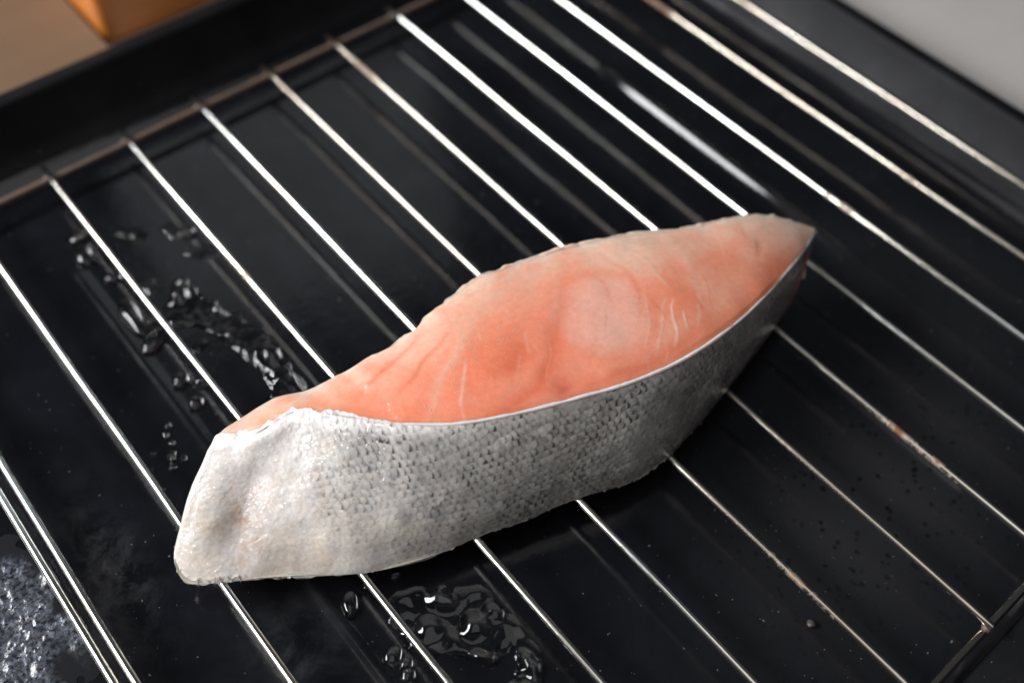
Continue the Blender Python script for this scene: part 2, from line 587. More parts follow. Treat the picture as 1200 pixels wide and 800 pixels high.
def wire(x, ya, yb, name, mat, r=BR, z=0.0, seed=0):
    n = 60
    yy = np.linspace(ya, yb, n)
    xx = x + 0.012 * vnoise(yy * 0.35, seed * 3.1, 0, 5)
    zz = z + 0.006 * vnoise(yy * 0.3, seed * 1.7 + 9, 0, 6)
    rr = np.full(n, r)
    rr[0] = rr[-1] = r * 0.72
    yy[1], yy[-2] = ya + 0.03, yb - 0.03
    vv, ff = tube(np.stack([xx, yy, zz], -1), rr, 14)
    return mesh(name, vv, ff, mat, rack)


for i in range(1, 13):
    wire(2.0 * i, -1.12 + 0.05 * rng.random(), 19.80 + 0.10 * rng.random(), 'bar', M_WIRE if i < 11 and i not in (6, 7) else M_WIRE_WORN, seed=i)
wire(1.70, -1.1, 19.7, 'outer_wire', M_WIRE, r=0.075, seed=20)


def cross(y, mat, name='cross_wire'):
    xs = np.linspace(1.55, 24.12, 70)
    vv, ff = tube(np.stack([xs, np.full(70, y) + 0.01 * vnoise(xs * 0.4, y), np.full(70, -0.160)], -1), 0.082, 12)
    return mesh(name, vv, ff, mat, rack)


wb = []
for k in range(5):
    for j in range(10):
        a, th = k / 4 * math.pi, j / 10 * 2 * math.pi
        wb.append((0.125 * math.sin(a) * math.cos(th), 0.11 * math.sin(a) * math.sin(th), 0.085 * math.cos(a)))
wbf = [(k * 10 + j, k * 10 + (j + 1) % 10, (k + 1) * 10 + (j + 1) % 10, (k + 1) * 10 + j) for k in range(4) for j in range(10)]
weld0 = None
for i in range(1, 13):
    for yw in (19.56, -1.03):
        if weld0 is None:
            weld0 = mesh('weld', np.array(wb) + np.array([0, 0, 0]), wbf, M_RUST, rack)
            w_ = weld0
        else:
            w_ = weld0.copy()
            col.objects.link(w_)
        w_.location = Vector((2.0 * i + rng.normal(0, 0.01), yw, -0.10)) * CM
cross(19.56, M_RUST)
cross(-1.03, M_WIRE_WORN)
for fx, fy in ((3.0, 19.56), (23.0, 19.56), (3.0, -1.03), (23.0, -1.03)):
    vv, ff = tube([(fx, fy, -0.19), (fx, fy, -0.4), (fx, fy, FLOOR_Z - 0.0)], 0.085, 10)
    mesh('foot', vv, ff, M_WIRE_WORN, rack)

# ------------------------------------------------------------------ fish fillet
T = [[5.81, 9.97, 1.55], [5.43, 9.93, 1.6], [5.19, 9.87, 1.6], [5.32, 9.78, 1.65], [5.53, 9.59, 1.7], [5.77, 9.38, 1.8], [6.12, 9.31, 1.9], [6.48, 9.21, 2.0], [6.75, 8.93, 2.05], [7.04, 8.56, 2.1], [7.43, 8.08, 2.15], [7.84, 7.64, 2.2], [8.39, 7.15, 2.25], [9.02, 6.76, 2.3], [9.71, 6.44, 2.3], [10.6, 6.08, 2.3], [11.37, 5.8, 2.3], [12.27, 5.61, 2.25], [13.12, 5.55, 2.2], [14.01, 5.59, 2.1], [14.9, 5.71, 2.0], [15.81, 5.9, 1.85], [16.65, 6.11, 1.7], [17.41, 6.36, 1.55]]
G = [[5.06, 9.96, 0.12], [4.34, 9.64, 0.12], [3.66, 9.19, 0.35], [3.48, 8.84, 0.2], [3.53, 8.53, 0.1], [4.0, 8.17, 0.1], [4.54, 7.83, 0.1], [5.03, 7.48, 0.1], [5.57, 7.07, 0.1], [6.06, 6.71, 0.1], [6.68, 6.41, 0.1], [7.28, 6.19, 0.1], [8.02, 5.99, 0.1], [8.92, 5.72, 0.1], [9.76, 5.47, 0.1], [10.51, 5.22, 0.1], [11.19, 5.03, 0.1], [11.99, 4.96, 0.1], [12.84, 5.09, 0.1], [13.8, 5.29, 0.1], [14.8, 5.5, 0.1], [15.69, 5.69, 0.1], [16.73, 6.0, 0.12], [17.61, 6.35, 0.3]]
B = [[5.81, 9.97, 1.55], [6.42, 9.89, 1.7], [6.97, 9.6, 1.8], [7.46, 9.48, 1.9], [8.29, 9.3, 2.1], [9.05, 9.27, 2.2], [9.83, 9.38, 2.3], [10.76, 9.38, 2.35], [11.82, 9.12, 2.35], [12.69, 8.85, 2.35], [13.88, 8.38, 2.3], [14.84, 7.88, 2.2], [16.0, 7.51, 2.05], [16.73, 7.17, 1.9], [17.22, 6.71, 1.7], [17.51, 6.44, 1.55]]
T, G, B = (np.array(a) for a in (T, G, B))
fillet = thing('fish_fillet', 'raw pink fish fillet slice with silvery scaled skin lying across the rack', 'fish', (11, 7.5, 0.1))

# --- skin: a grid from the cut edge (v=0) to the rack (v=1)
NU, NV = 1150, 230
TG = np.hstack([(T + G) / 2, T, G])
S = spline(TG, NU)
Tt, Gg = S[:, 3:6], S[:, 6:9]
vv = np.linspace(0, 1, NV)
P = Tt[:, None] * (1 - vv)[None, :, None] + Gg[:, None] * vv[None, :, None]
tan = np.gradient((Tt + Gg) / 2, axis=0)
nrm = np.cross(Gg - Tt, tan)
nrm /= np.linalg.norm(nrm, axis=1)[:, None]
if nrm[NU // 2, 1] > 0:
    nrm = -nrm
uu = np.linspace(0, 1, NU)
for _ in range(3):                                   # soften the normals round the left end
    k = np.ones(41) / 41
    nrm = np.stack([np.convolve(np.pad(nrm[:, c], 20, 'edge'), k, 'valid') for c in range(3)], -1)
nrm /= np.linalg.norm(nrm, axis=1)[:, None]
arc = np.r_[0, np.cumsum(np.linalg.norm(np.diff((Tt + Gg) / 2, axis=0), axis=1))]
hgt = np.linalg.norm(Gg - Tt, axis=1)
A = np.repeat(arc[:, None], NV, 1)
V = np.repeat(vv[None], NU, 0)
amp = np.interp(arc, [0, 1.0, 2.2, 4.0, 6.5, 10, 14, arc[-1]], [0.03, 0.05, 0.05, 0.24, 0.24, 0.20, 0.18, 0.02])
bul = amp[:, None] * np.clip(4 * V * (1 - V), 0, 1) ** 0.8
PX, PY, PZ = P[..., 0], P[..., 1], P[..., 2]
# dent beside the rolled left end, low waves and wrinkles
dl, dt = poly_dist(PX, PY, [(4.55, 8.55), (5.35, 9.02)])
bul = bul - 0.13 * np.exp(-(dl / 0.36) ** 2) * sstep(0.05, 0.4, V)
bul = bul + 0.06 * np.exp(-((PX - 4.35) / 0.40) ** 2 - ((PY - 8.95) / 0.45) ** 2)
bul = bul + (0.035 * fbm(PX * 0.9, PY * 0.9, PZ * 0.9, 11) + 0.006 * fbm(PX * 3.2, PY * 3.2, PZ * 3.2, 12)) * sstep(0, 0.15, V)
P = P + bul[..., None] * nrm[:, None]
# ragged white fold of belly skin lying over the flesh at the left end
lft = 1 - sstep(6.6, 8.2, Tt[:, 0])
lft = lft * sstep(0.9, 1.4, arc)
ragk = lft * np.clip(0.07 + 0.06 * fbm(arc * 3.5, 0.7, 0, 14) + 0.025 * vnoise(arc * 14, 3.3), 0.0, 0.2)
fall = np.clip(1 - V / 0.06, 0, 1)
inw = np.array([0.55, 0.83, 0.0])
P = P + (ragk[:, None] * fall)[..., None] * inw + (lft[:, None] * 0.02 * np.sin(np.pi * np.clip(V / 0.16, 0, 1)) ** 2)[..., None] * np.array([0, 0, 1.0])
P[..., 2] += lft[:, None] * 0.012 * (1 - sstep(0.03, 0.14, V))
# the soft lower part settles between the bars
P[..., 2] -= 0.075 * np.sin(np.pi * P[..., 0] / 2) ** 2 * sstep(0.75, 1.0, V)
# ragged bottom edge
P[:, -1, 2] += 0.03 * vnoise(arc * 5, 0.3)
P[:, -1, :2] += 0.02 * vnoise(arc * 7, 1.3)[:, None]
# pigment of the skin, with shade of the right end and dent mixed in
sx = arc / arc[-1]
PXc = P[..., 0]
white = np.array([0.80, 0.77, 0.755])
cream = np.array([0.64, 0.565, 0.48])
grey = np.array([0.44, 0.43, 0.415])
dark = np.array([0.16, 0.145, 0.145])
mott = fbm(P[..., 0] * 1.3, P[..., 1] * 1.3, P[..., 2] * 1.3, 21)
mott2 = fbm(P[..., 0] * 5, P[..., 1] * 5, P[..., 2] * 5, 22)


def pigment(X, Vv, m1, m2):
    X, Vv = np.asarray(X, float), np.asarray(Vv, float)
    e = lambda w: np.asarray(w)[..., None]
    c = white * (1 + 0 * e(X))
    c = c + e(np.clip(0.35 * sstep(0.35, 0.9, Vv) + 0.35 * m1 + 0.30 * m2, 0, 1)) * (cream - white)
    g = sstep(5.9, 8.4, X + 0.9 * m1 - 0.9 * (Vv - 0.45))
    c = c + e(g * 0.92) * (grey - c)
    d = sstep(9.8, 14.0, X + 0.9 * m1)  # darker skin plus painted shade on the end turned from the window
    c = c + e(d * 0.85) * (dark - c)
    pale_top = (1 - sstep(0.02, 0.13 + 0.03 * m2, Vv)) * (1 - sstep(6.0, 10.5, X))
    c = c + e(pale_top * 0.8) * (np.array([0.86, 0.83, 0.83]) - c)
    brown = np.exp(-((X - 4.85) / 0.45) ** 2 - ((Vv - 0.62 + 0.5 * (X - 4.85)) / 0.20) ** 2) * (0.7 + 0.5 * m2)  # brown shading of the dent, put into the skin colour
    c = c + e(np.clip(brown, 0, 1) * 0.8) * (np.array([0.42, 0.29, 0.23]) - c)
    c = c * e(1 + 0.10 * m2)
    return np.clip(c, 0.03, 0.9)


skin_col = pigment(PXc, V, mott, mott2)

# --- overlapping scales: thin rounded shells in staggered diagonal rows, their free edges towards the tail side
gu = np.gradient(P, axis=0)
gv = np.gradient(P, axis=1)
NS = np.cross(gv, gu)
NS /= np.linalg.norm(NS, axis=2)[..., None] + 1e-12
if (NS[NU // 2, NV // 2] * nrm[NU // 2]).sum() < 0:
    NS = -NS
Bc = V * hgt[:, None]
Aw = A + 0.07 * vnoise(A * 1.1, Bc * 1.1, 0, 101) + 0.03 * vnoise(A * 4, Bc * 4, 0, 102) + 0.006 * vnoise(A * 13, Bc * 13, 0, 112)
Bw = Bc + 0.07 * vnoise(A * 1.1, Bc * 1.1, 0, 103) + 0.03 * vnoise(A * 4, Bc * 4, 0, 104) + 0.006 * vnoise(A * 13, Bc * 13, 0, 114)
an = math.radians(24)
SP, SR = 0.108, 0.172                                  # row spacing along, spacing across
pp = (Aw * math.cos(an) + Bw * math.sin(an)) / SP
rr_ = (-Aw * math.sin(an) + Bw * math.cos(an)) / SR
RAD = 1.28                                             # shell radius in row units
asp = SR / SP


def hsh(i, j, k):
    n = (i.astype(np.int64) * 73856093 ^ j.astype(np.int64) * 19349663 ^ (k * 83492791)) & 0x7fffffff
    n = (n ^ (n >> 13)) * 1274126177 & 0x7fffffff
    return (n & 0xffff) / 65535.0


i0 = np.floor(pp)
sel_d = np.full(pp.shape, 9.0)
dp_s = np.zeros(pp.shape); dr_s = np.zeros(pp.shape)
id_i = np.zeros(pp.shape); id_j = np.zeros(pp.shape)
done = np.zeros(pp.shape, bool)
gap = np.full(pp.shape, 9.0)
for k in (-2, -1, 0, 1):                               # the shell rooted furthest back lies on top
    ii_ = i0 + k
    sh = 0.5 * (ii_ % 2)
    jj_ = np.floor(rr_ - sh + 0.5)
    for dj in (-1, 0, 1):
        cj = jj_ + dj
        jx = (hsh(ii_, cj, 1) - 0.5) * 0.30
        jy = (hsh(ii_, cj, 2) - 0.5) * 0.22
        dp_ = pp - ii_ - jx
        dr_ = (rr_ - cj - sh - jy) * asp
        dist = np.sqrt(dp_ ** 2 + (dr_ * 1.12) ** 2)
        inside = (dist < RAD) & ~done
        miss = ~done & ~inside
        gap = np.where(miss & (dist - RAD < gap), np.maximum(dist - RAD, 0), gap)
        for arr, val in ((dp_s, dp_), (dr_s, dr_), (id_i, ii_), (id_j, cj), (sel_d, dist)):
            arr[inside] = val[inside]
        done |= inside
rnd = hsh(id_i, id_j, 3)
rnd2 = hsh(id_i, id_j, 4)
tilt = (hsh(id_i, id_j, 5) - 0.5)
edge_d = np.clip(RAD - sel_d, 0, RAD)
relief = 0.0045 * (dp_s / RAD) + 0.007 * tilt * dr_s + 0.003 * (rnd - 0.5) - 0.003 * (1 - np.clip(edge_d / 0.16, 0, 1)) ** 2
zone = np.interp(P[..., 0], [4.0, 5.5, 7.5, 9.0, 14, 17], [0.6, 0.5, 0.8, 1.0, 1.0, 0.8]) * sstep(0.03, 0.10, V)
zone = zone * np.clip(0.85 + 0.5 * fbm(P[..., 0] * 1.2, P[..., 1] * 1.2, P[..., 2] * 1.2, 105), 0.25, 1.25)
P = P + (relief * zone)[..., None] * NS
breakup = np.clip(0.75 + 0.5 * fbm(P[..., 0] * 6, P[..., 1] * 6, P[..., 2] * 6, 108), 0, 1.3)
pocket = np.exp(-(gap / 0.42) ** 2) * np.clip(0.35 + 0.8 * rnd2, 0, 1.1) * breakup
pocket = pocket * np.clip(0.40 + 1.2 * dr_s, 0.05, 1.0)
pgm = sstep(5.6, 7.9, P[..., 0] + 1.0 * mott - 0.9 * (V - 0.5)) * np.clip(0.78 + 0.85 * fbm(P[..., 0] * 0.9, P[..., 1] * 0.9, P[..., 2] * 0.9, 107), 0.15, 1.25)
freck = np.clip(fbm(P[..., 0] * 11, P[..., 1] * 11, P[..., 2] * 11, 106) - 0.25, 0, 1)
skin_col = skin_col * (1 + ((rnd - 0.5) * 0.34 * zone * sstep(5.5, 8, P[..., 0]))[..., None])
skin_col = skin_col * (1 + 0.22 * (pgm * np.exp(-((dp_s - 0.35) / 0.5) ** 2 - (dr_s / 0.7) ** 2))[..., None])
skin_col = skin_col * (1 - np.clip(0.92 * pocket * pgm + 0.55 * freck * pgm + 0.10 * pocket * (1 - pgm), 0, 0.88)[..., None])
skin_col = np.clip(skin_col, 0.02, 0.92)
# a rolled-under lip so the skin has thickness at the rack
lip = P[:, -1:, :] - nrm[:, None] * np.array([0.12, 0.45])[None, :, None] * np.array([1, 1, 0.0]) + np.array([0, 0, -0.015])
lip[..., 2] = np.maximum(lip[..., 2], 0.085)
PP = np.concatenate([P, lip], 1)
CC = np.concatenate([skin_col, skin_col[:, -1:], skin_col[:, -1:]], 1)
skin = mesh('skin', PP.reshape(-1, 3), grid_faces(NU, NV + 2), M_SKIN, fillet, colors=CC.reshape(-1, 3))
skin['label'] = 'silvery grey scaled skin, whiter towards the rolled belly end'


def sample(F, a, v):
    iu = np.interp(a, arc, np.arange(NU))
    iv = np.clip(v, 0, 1) * (NV - 1)
    i0 = np.clip(np.floor(iu).astype(int), 0, NU - 2)
    j0 = np.clip(np.floor(iv).astype(int), 0, NV - 2)
    fu, fv = (iu - i0)[..., None], (iv - j0)[..., None]
    return (F[i0, j0] * (1 - fu) * (1 - fv) + F[i0 + 1, j0] * fu * (1 - fv) + F[i0, j0 + 1] * (1 - fu) * fv + F[i0 + 1, j0 + 1] * fu * fv)


# --- loose scales and frayed skin along the lower edge
FR_V, FR_F, FR_C, off = [], [], [], 0
for k in range(110):
    a_ = rng.choice([rng.uniform(1.5, arc[-1] - 1.0), rng.normal(arc[-1] * 0.615, 0.35), rng.normal(2.0, 0.35)])
    a_ = np.clip(a_, 0.8, arc[-1] - 0.8)
    c0 = sample(P, np.array(a_), np.array(0.985))
    n0 = sample(NS, np.array(a_), np.array(0.985))
    tdir = np.array([rng.normal(0, 1), rng.normal(0, 1), 0.2]); tdir -= n0 * (tdir @ n0); tdir /= np.linalg.norm(tdir)
    dn = np.array([0, 0, -1.0]) + n0 * rng.uniform(0.1, 1.1); dn /= np.linalg.norm(dn)
    w, l = rng.uniform(0.04, 0.08), rng.uniform(0.01, 0.05)
    q = [c0 - tdir * w - dn * 0.05, c0 + tdir * w - dn * 0.05, c0 + tdir * w * 0.8 + dn * l * 0.6, c0 + dn * l, c0 - tdir * w * 0.8 + dn * l * 0.6]
    FR_V += q; FR_F.append(tuple(range(off, off + 5))); off += 5
    FR_C += [np.clip(pigment(np.array(c0[0]), np.array(0.95), np.array(0.), np.array(0.)) * rng.uniform(0.9, 1.3), 0, .85)] * 5
mesh('loose_scales', FR_V, FR_F, M_SCALE, skin, colors=np.array(FR_C), kind='stuff')

# --- flesh: top cut face
NF, NW = 480, 150
front = spline(T[2:], NF)
back = spline(np.vstack([T[2:3], T[1:2], B]), NF)
w = np.linspace(0, 1, NW)
W = np.repeat(w[None], NF, 0)
FP = front[:, None] * (1 - w)[None, :, None] + back[:, None] * w[None, :, None]
FX, FY = FP[..., 0], FP[..., 1]
width = np.linalg.norm(front - back, axis=1)[:, None]
dome = 0.16 * np.clip(width / 3, 0, 1) * np.sin(np.pi * W) ** 0.9
rag = sstep(0.9, 1.0, W)
Z = dome + 0.018 * fbm(FX * 1.2, FY * 1.2, 0, 31, 2) + 0.0015 * fbm(FX * 6, FY * 6, 0, 32)
Z = Z - 0.10 * np.clip((W * 1.0 - 0.93) / 0.07, 0, 1) ** 2 * np.clip(width / 2, 0, 1)
fcol = np.zeros(FX.shape + (3,))
pink = np.array([0.84, 0.385, 0.26])
orange = np.array([0.84, 0.235, 0.115])
pale = np.array([0.80, 0.57, 0.43])
lilac = np.array([0.76, 0.44, 0.36])
m1 = fbm(FX * 0.9, FY * 0.9, 0, 41)
m2 = fbm(FX * 3.5, FY * 3.5, 0, 42)
wx = FX + 0.06 * vnoise(FX * 2.5, FY * 2.5, 0, 43)
wy = FY + 0.06 * vnoise(FX * 2.5, FY * 2.5, 0, 44)
fcol[:] = pink


def blend(c, wgt):
    global fcol
    fcol = fcol + np.clip(wgt, 0, 1)[..., None] * (np.array(c) - fcol)


blend(orange, 0.45 * (0.4 + m1))
blend(pale, 0.25 * (0.4 - m1))
Df = W * width                                        # distance from the skin edge
Db = (1 - W) * width
blend(orange, 0.75 * np.exp(-(Df / 0.42) ** 2))
blend(orange, 0.45 * np.exp(-((FX - 7.0) / 1.4) ** 2))
blend(pale, 0.9 * np.exp(-(Db / 0.75) ** 2) * (0.8 + 0.4 * m2))
blend((0.74, 0.62, 0.54), 0.8 * np.exp(-(Db / 0.20) ** 2) * (0.8 + 0.5 * m2))
blend(lilac, 0.5 * np.exp(-((wx - 11.87) / 0.85) ** 2 - ((wy - 7.3) / 0.75) ** 2))
blend(pale, 0.35 * np.exp(-((wx - 10.3) / 0.9) ** 2 - ((wy - 8.8) / 0.5) ** 2))
blend(orange, 0.60 * np.exp(-((wx - 14.7) / 0.65) ** 2 - ((wy - 6.75) / 0.5) ** 2))
blend(orange, 0.6 * np.exp(-((wx - 9.9) / 1.3) ** 2 - ((wy - 7.3) / 0.6) ** 2))
blend(orange, 0.35 * np.exp(-((wx - 10.6) / 0.9) ** 2 - ((wy - 8.0) / 0.6) ** 2))
blend((0.70, 0.50, 0.39), 0.7 * sstep(15.6, 17.3, FX))
blend(pale, 0.55 * np.exp(-((wx - 13.6) / 1.6) ** 2 - ((wy - 7.9) / 0.6) ** 2))
blend(orange, 0.45 * np.exp(-((np.hypot((wx - 11.9) / 1.0, (wy - 7.15) / 0.95) - 1.0) / 0.16) ** 2))
blend((0.82, 0.53, 0.44), 0.42 * np.exp(-np.hypot((wx - 11.9) / 0.92, (wy - 7.15) / 0.85) ** 3))


def line(pts, c, wd, k, dz=0.0, soft=1.6, fade=True):
    global Z
    d, t = poly_dist(wx, wy, spline(np.array([(a, b, 0) for a, b in pts]), 24)[:, :2])
    g = np.exp(-(d / wd) ** soft)
    if fade:
        g = g * np.sin(np.pi * np.clip(t * 0.9 + 0.05, 0, 1)) ** 0.5
    blend(c, 1.35 * k * g)
    Z = Z + 0.45 * dz * g


red = (0.72, 0.17, 0.08)
paleline = (0.78, 0.50, 0.37)
line([(12.4, 8.68), (11.61, 7.92), (10.88, 7.25), (10.35, 6.6), (10.14, 6.16)], red, 0.20, 0.32, -0.012)
line([(12.30, 8.72), (11.51, 7.98), (10.78, 7.33), (10.25, 6.72)], paleline, 0.10, 0.22, 0.004)
line([(11.01, 7.51), (10.54, 7.04), (10.02, 6.75), (9.46, 6.71), (8.89, 6.88)], red, 0.20, 0.65, -0.03)
line([(10.35, 7.55), (10.0, 7.36), (9.72, 7.33)], red, 0.16, 0.5, -0.03)
line([(9.26, 7.96), (8.57, 7.07)], (0.82, 0.58, 0.50), 0.03, 0.4, 0.004)
line([(9.56, 8.66), (8.67, 8.36), (7.86, 8.15)], red, 0.06, 0.35, -0.02)
line([(8.98, 8.98), (8.14, 8.79), (7.43, 8.63)], red, 0.06, 0.35, -0.02)
line([(10.1, 8.57), (8.83, 7.95), (8.18, 7.47)], paleline, 0.10, 0.40, 0.01)
line([(13.35, 8.37), (13.45, 7.84), (13.43, 7.42), (13.31, 6.89)], paleline, 0.035, 0.85, 0.012)
line([(13.19, 6.59), (12.81, 6.19), (12.54, 5.86)], (0.85, 0.62, 0.48), 0.022, 0.85, 0.012)
line([(13.22, 6.28), (12.95, 5.97)], (0.85, 0.62, 0.48), 0.02, 0.8, 0.01)
line([(13.09, 6.73), (12.56, 6.26), (12.1, 5.88)], paleline, 0.025, 0.55, 0.008)
line([(12.87, 6.9), (12.45, 6.48), (12.05, 6.18)], paleline, 0.025, 0.5, 0.008)
line([(13.6, 6.32), (13.24, 5.89)], paleline, 0.025, 0.5, 0.008)
line([(13.9, 6.7), (13.6, 6.1)], paleline, 0.025, 0.35, 0.006)
line([(14.35, 8.0), (14.2, 7.2), (13.9, 6.7)], paleline, 0.06, 0.30, 0.008)
line([(14.9, 7.75), (14.75, 7.1)], paleline, 0.05, 0.25, 0.008)
line([(12.9, 8.3), (12.95, 7.7), (12.8, 7.1), (12.5, 6.7)], red, 0.06, 0.22, -0.01)
line([(12.35, 8.1), (12.4, 7.6), (12.2, 7.1)], red, 0.05, 0.16, -0.008)
line([(10.14, 6.2), (10.6, 6.2), (11.31, 6.0), (12.22, 5.85), (13.2, 5.85)], red, 0.14, 0.45, -0.015)
line([(15.9, 6.75), (15.55, 6.45)], (0.62, 0.32, 0.2), 0.06, 0.5, -0.02)
line([(10.40, 6.56), (10.22, 6.40)], (0.60, 0.10, 0.06), 0.12, 0.5, -0.01)
for k in range(46):                                   # thin muscle fibres
    x0, y0 = rng.uniform(7, 16), rng.uniform(5.6, 9.2)
    an = math.radians(rng.normal(48 if x0 < 10.5 else 62, 12))
    ln = rng.uniform(0.25, 0.8)
    line([(x0, y0), (x0 + ln * math.cos(an), y0 + ln * math.sin(an))], paleline if rng.random() < 0.7 else red, rng.uniform(0.015, 0.03), rng.uniform(0.1, 0.3), 0.004)
FP = FP.copy()
FP[..., 2] += Z * sstep(0, 0.05, W)
# frayed outer line of the back edge
ragn = 0.05 * fbm(FX * 2.2, FY * 2.2, 0, 51, 4) + 0.03 * np.abs(vnoise(FX * 5, FY * 5, 0, 52))
FP[..., 1] += ragn * sstep(0.93, 1.0, W) * np.clip(width / 2, 0, 1)
fv, ff, fc = [FP.reshape(-1, 3)], [grid_faces(NF, NW)], [fcol.reshape(-1, 3)]
# back wall and underside (one closed body with the top)
NB = 14
top_e = FP[:, -1]
low = top_e.copy()
low[:, 2] = 0.1
low[:, 1] -= 0.25
low[-1] = Gg[-1]
bk = top_e[:, None] + (low - top_e)[:, None] * np.linspace(0, 1, NB)[None, :, None]
bk[:, 1:-1, 1] += (0.10 * np.sin(np.pi * np.linspace(0, 1, NB)[1:-1]))[None]
off = NF * NW
fv.append(bk.reshape(-1, 3)); ff.append(grid_faces(NF, NB) + off); fc.append(np.tile(pale * 0.95, (NF * NB, 1)))
off += NF * NB
bot_f = spline(G[2:], NF) + np.array([0, 0, 0.012])
bt = np.stack([bk[:, -1], bot_f], 1)
fv.append(bt.reshape(-1, 3)); ff.append(grid_faces(NF, 2) + off); fc.append(np.tile(pale * 0.9, (NF * 2, 1)))
fl = mesh('flesh', np.vstack(fv), np.vstack(ff), M_FLESH, fillet, colors=np.clip(np.vstack(fc), 0, 0.9))
fl['label'] = 'wet pink cut face with pale muscle lines'

# --- tiny beads of moisture on the cut face
bv, bf, off = [], [], 0
for k in range(240):
    if k < 110:
        x0, y0 = rng.normal(9.45, 0.45), rng.normal(8.0, 0.22)
    elif k < 170:
        x0, y0 = rng.normal(8.6, 0.5), rng.normal(7.6, 0.25)
    else:
        x0, y0 = rng.uniform(6.2, 16.5), rng.uniform(5.8, 9.3)
    d2 = (FX - x0) ** 2 + (FY - y0) ** 2
    m_ = np.unravel_index(d2.argmin(), d2.shape)
    if d2[m_] > 0.002 or not 6 < m_[1] < NW - 8:
        continue
    r_ = rng.uniform(0.009, 0.015) * (1.4 if rng.random() < 0.06 else 1)
    c0 = FP[m_]
    for kk in range(4):
        a = kk / 3 * math.pi / 2 * 0.97
        for j in range(8):
            th = j * math.pi / 4
            bv.append((c0[0] + r_ * math.cos(a) * math.cos(th), c0[1] + r_ * math.cos(a) * math.sin(th), c0[2] - 0.006 + 0.8 * r_ * math.sin(a)))
    for kk in range(3):
        for j in range(8):
            bf.append((off + kk * 8 + j, off + kk * 8 + (j + 1) % 8, off + kk * 8 + 8 + (j + 1) % 8, off + kk * 8 + 8 + j))
    bf.append(tuple(off + 24 + j for j in range(8)))
    off += 32
mesh('moisture_beads', bv, bf, M_BEAD, fl, kind='stuff')

# --- white cut edge of the skin between flesh and scales
eg = spline(T[2:], 360)
er = np.interp(np.linspace(0, 1, 360), [0, 0.06, 0.16, 0.3, 0.6, 1.0], [0.010, 0.012, 0.016, 0.036, 0.040, 0.018])
eg[:, 2] += -0.018 + 0.005 * vnoise(np.arange(360) * 0.12, 0.5) + -0.004
er = er * (1 + 0.22 * vnoise(np.arange(360) * 0.17, 3.5) + 0.14 * vnoise(np.arange(360) * 0.45, 7.5))
vv_, ff_ = tube(eg, er, 10)
mesh('skin_edge', vv_, ff_, M_EDGE, fillet)

# --- frayed pale membrane along the back edge
nb_, nc_ = 420, 7
be = back[70:][np.linspace(0, NF - 71, nb_).astype(int)]
mv = []
for k in range(nb_):
    x, y, z = be[k]
    h = 0.012 + 0.05 * max(0, vnoise(x * 2.3, 0.7, 0, 61)) + 0.05 * max(0, vnoise(x * 7.5, 2.7, 0, 62)) ** 1.5
    h *= min(1, k / 30, (nb_ - k) / 20) * float(sstep(9.5, 12.0, x))
    y -= 0.05 * (1 - float(sstep(9.5, 12.0, x)))
    z -= 0.03 * (1 - float(sstep(9.5, 12.0, x)))
    for j, t in enumerate(np.linspace(-1, 1, nc_)):
        mv.append((x, y - 0.03 + t * (0.09 + 0.03 * vnoise(x * 4, 9.1)) + 0.025 * vnoise(x * 6, j * 0.7, 0, 63), z - 0.045 - 0.07 * (t + 1) * (t > 0) * t + h * (1 - t * t) - 0.03 * (t < -0.5) + 0.012 * vnoise(x * 9, j * 1.3, 0, 64)))
mesh('membrane', mv, grid_faces(nb_, nc_), M_MEMBRANE, fillet)

# --- thin dark red fin ray hanging from the pointed tip
vv_, ff_ = tube(spline([(17.0, 6.13, 1.42), (16.75, 5.98, 1.15), (16.4, 5.82, 0.92), (16.0, 5.68, 0.85)], 20), np.linspace(0.028, 0.012, 20), 8)
mesh('fin_ray', vv_, ff_, M_THREAD, fillet)
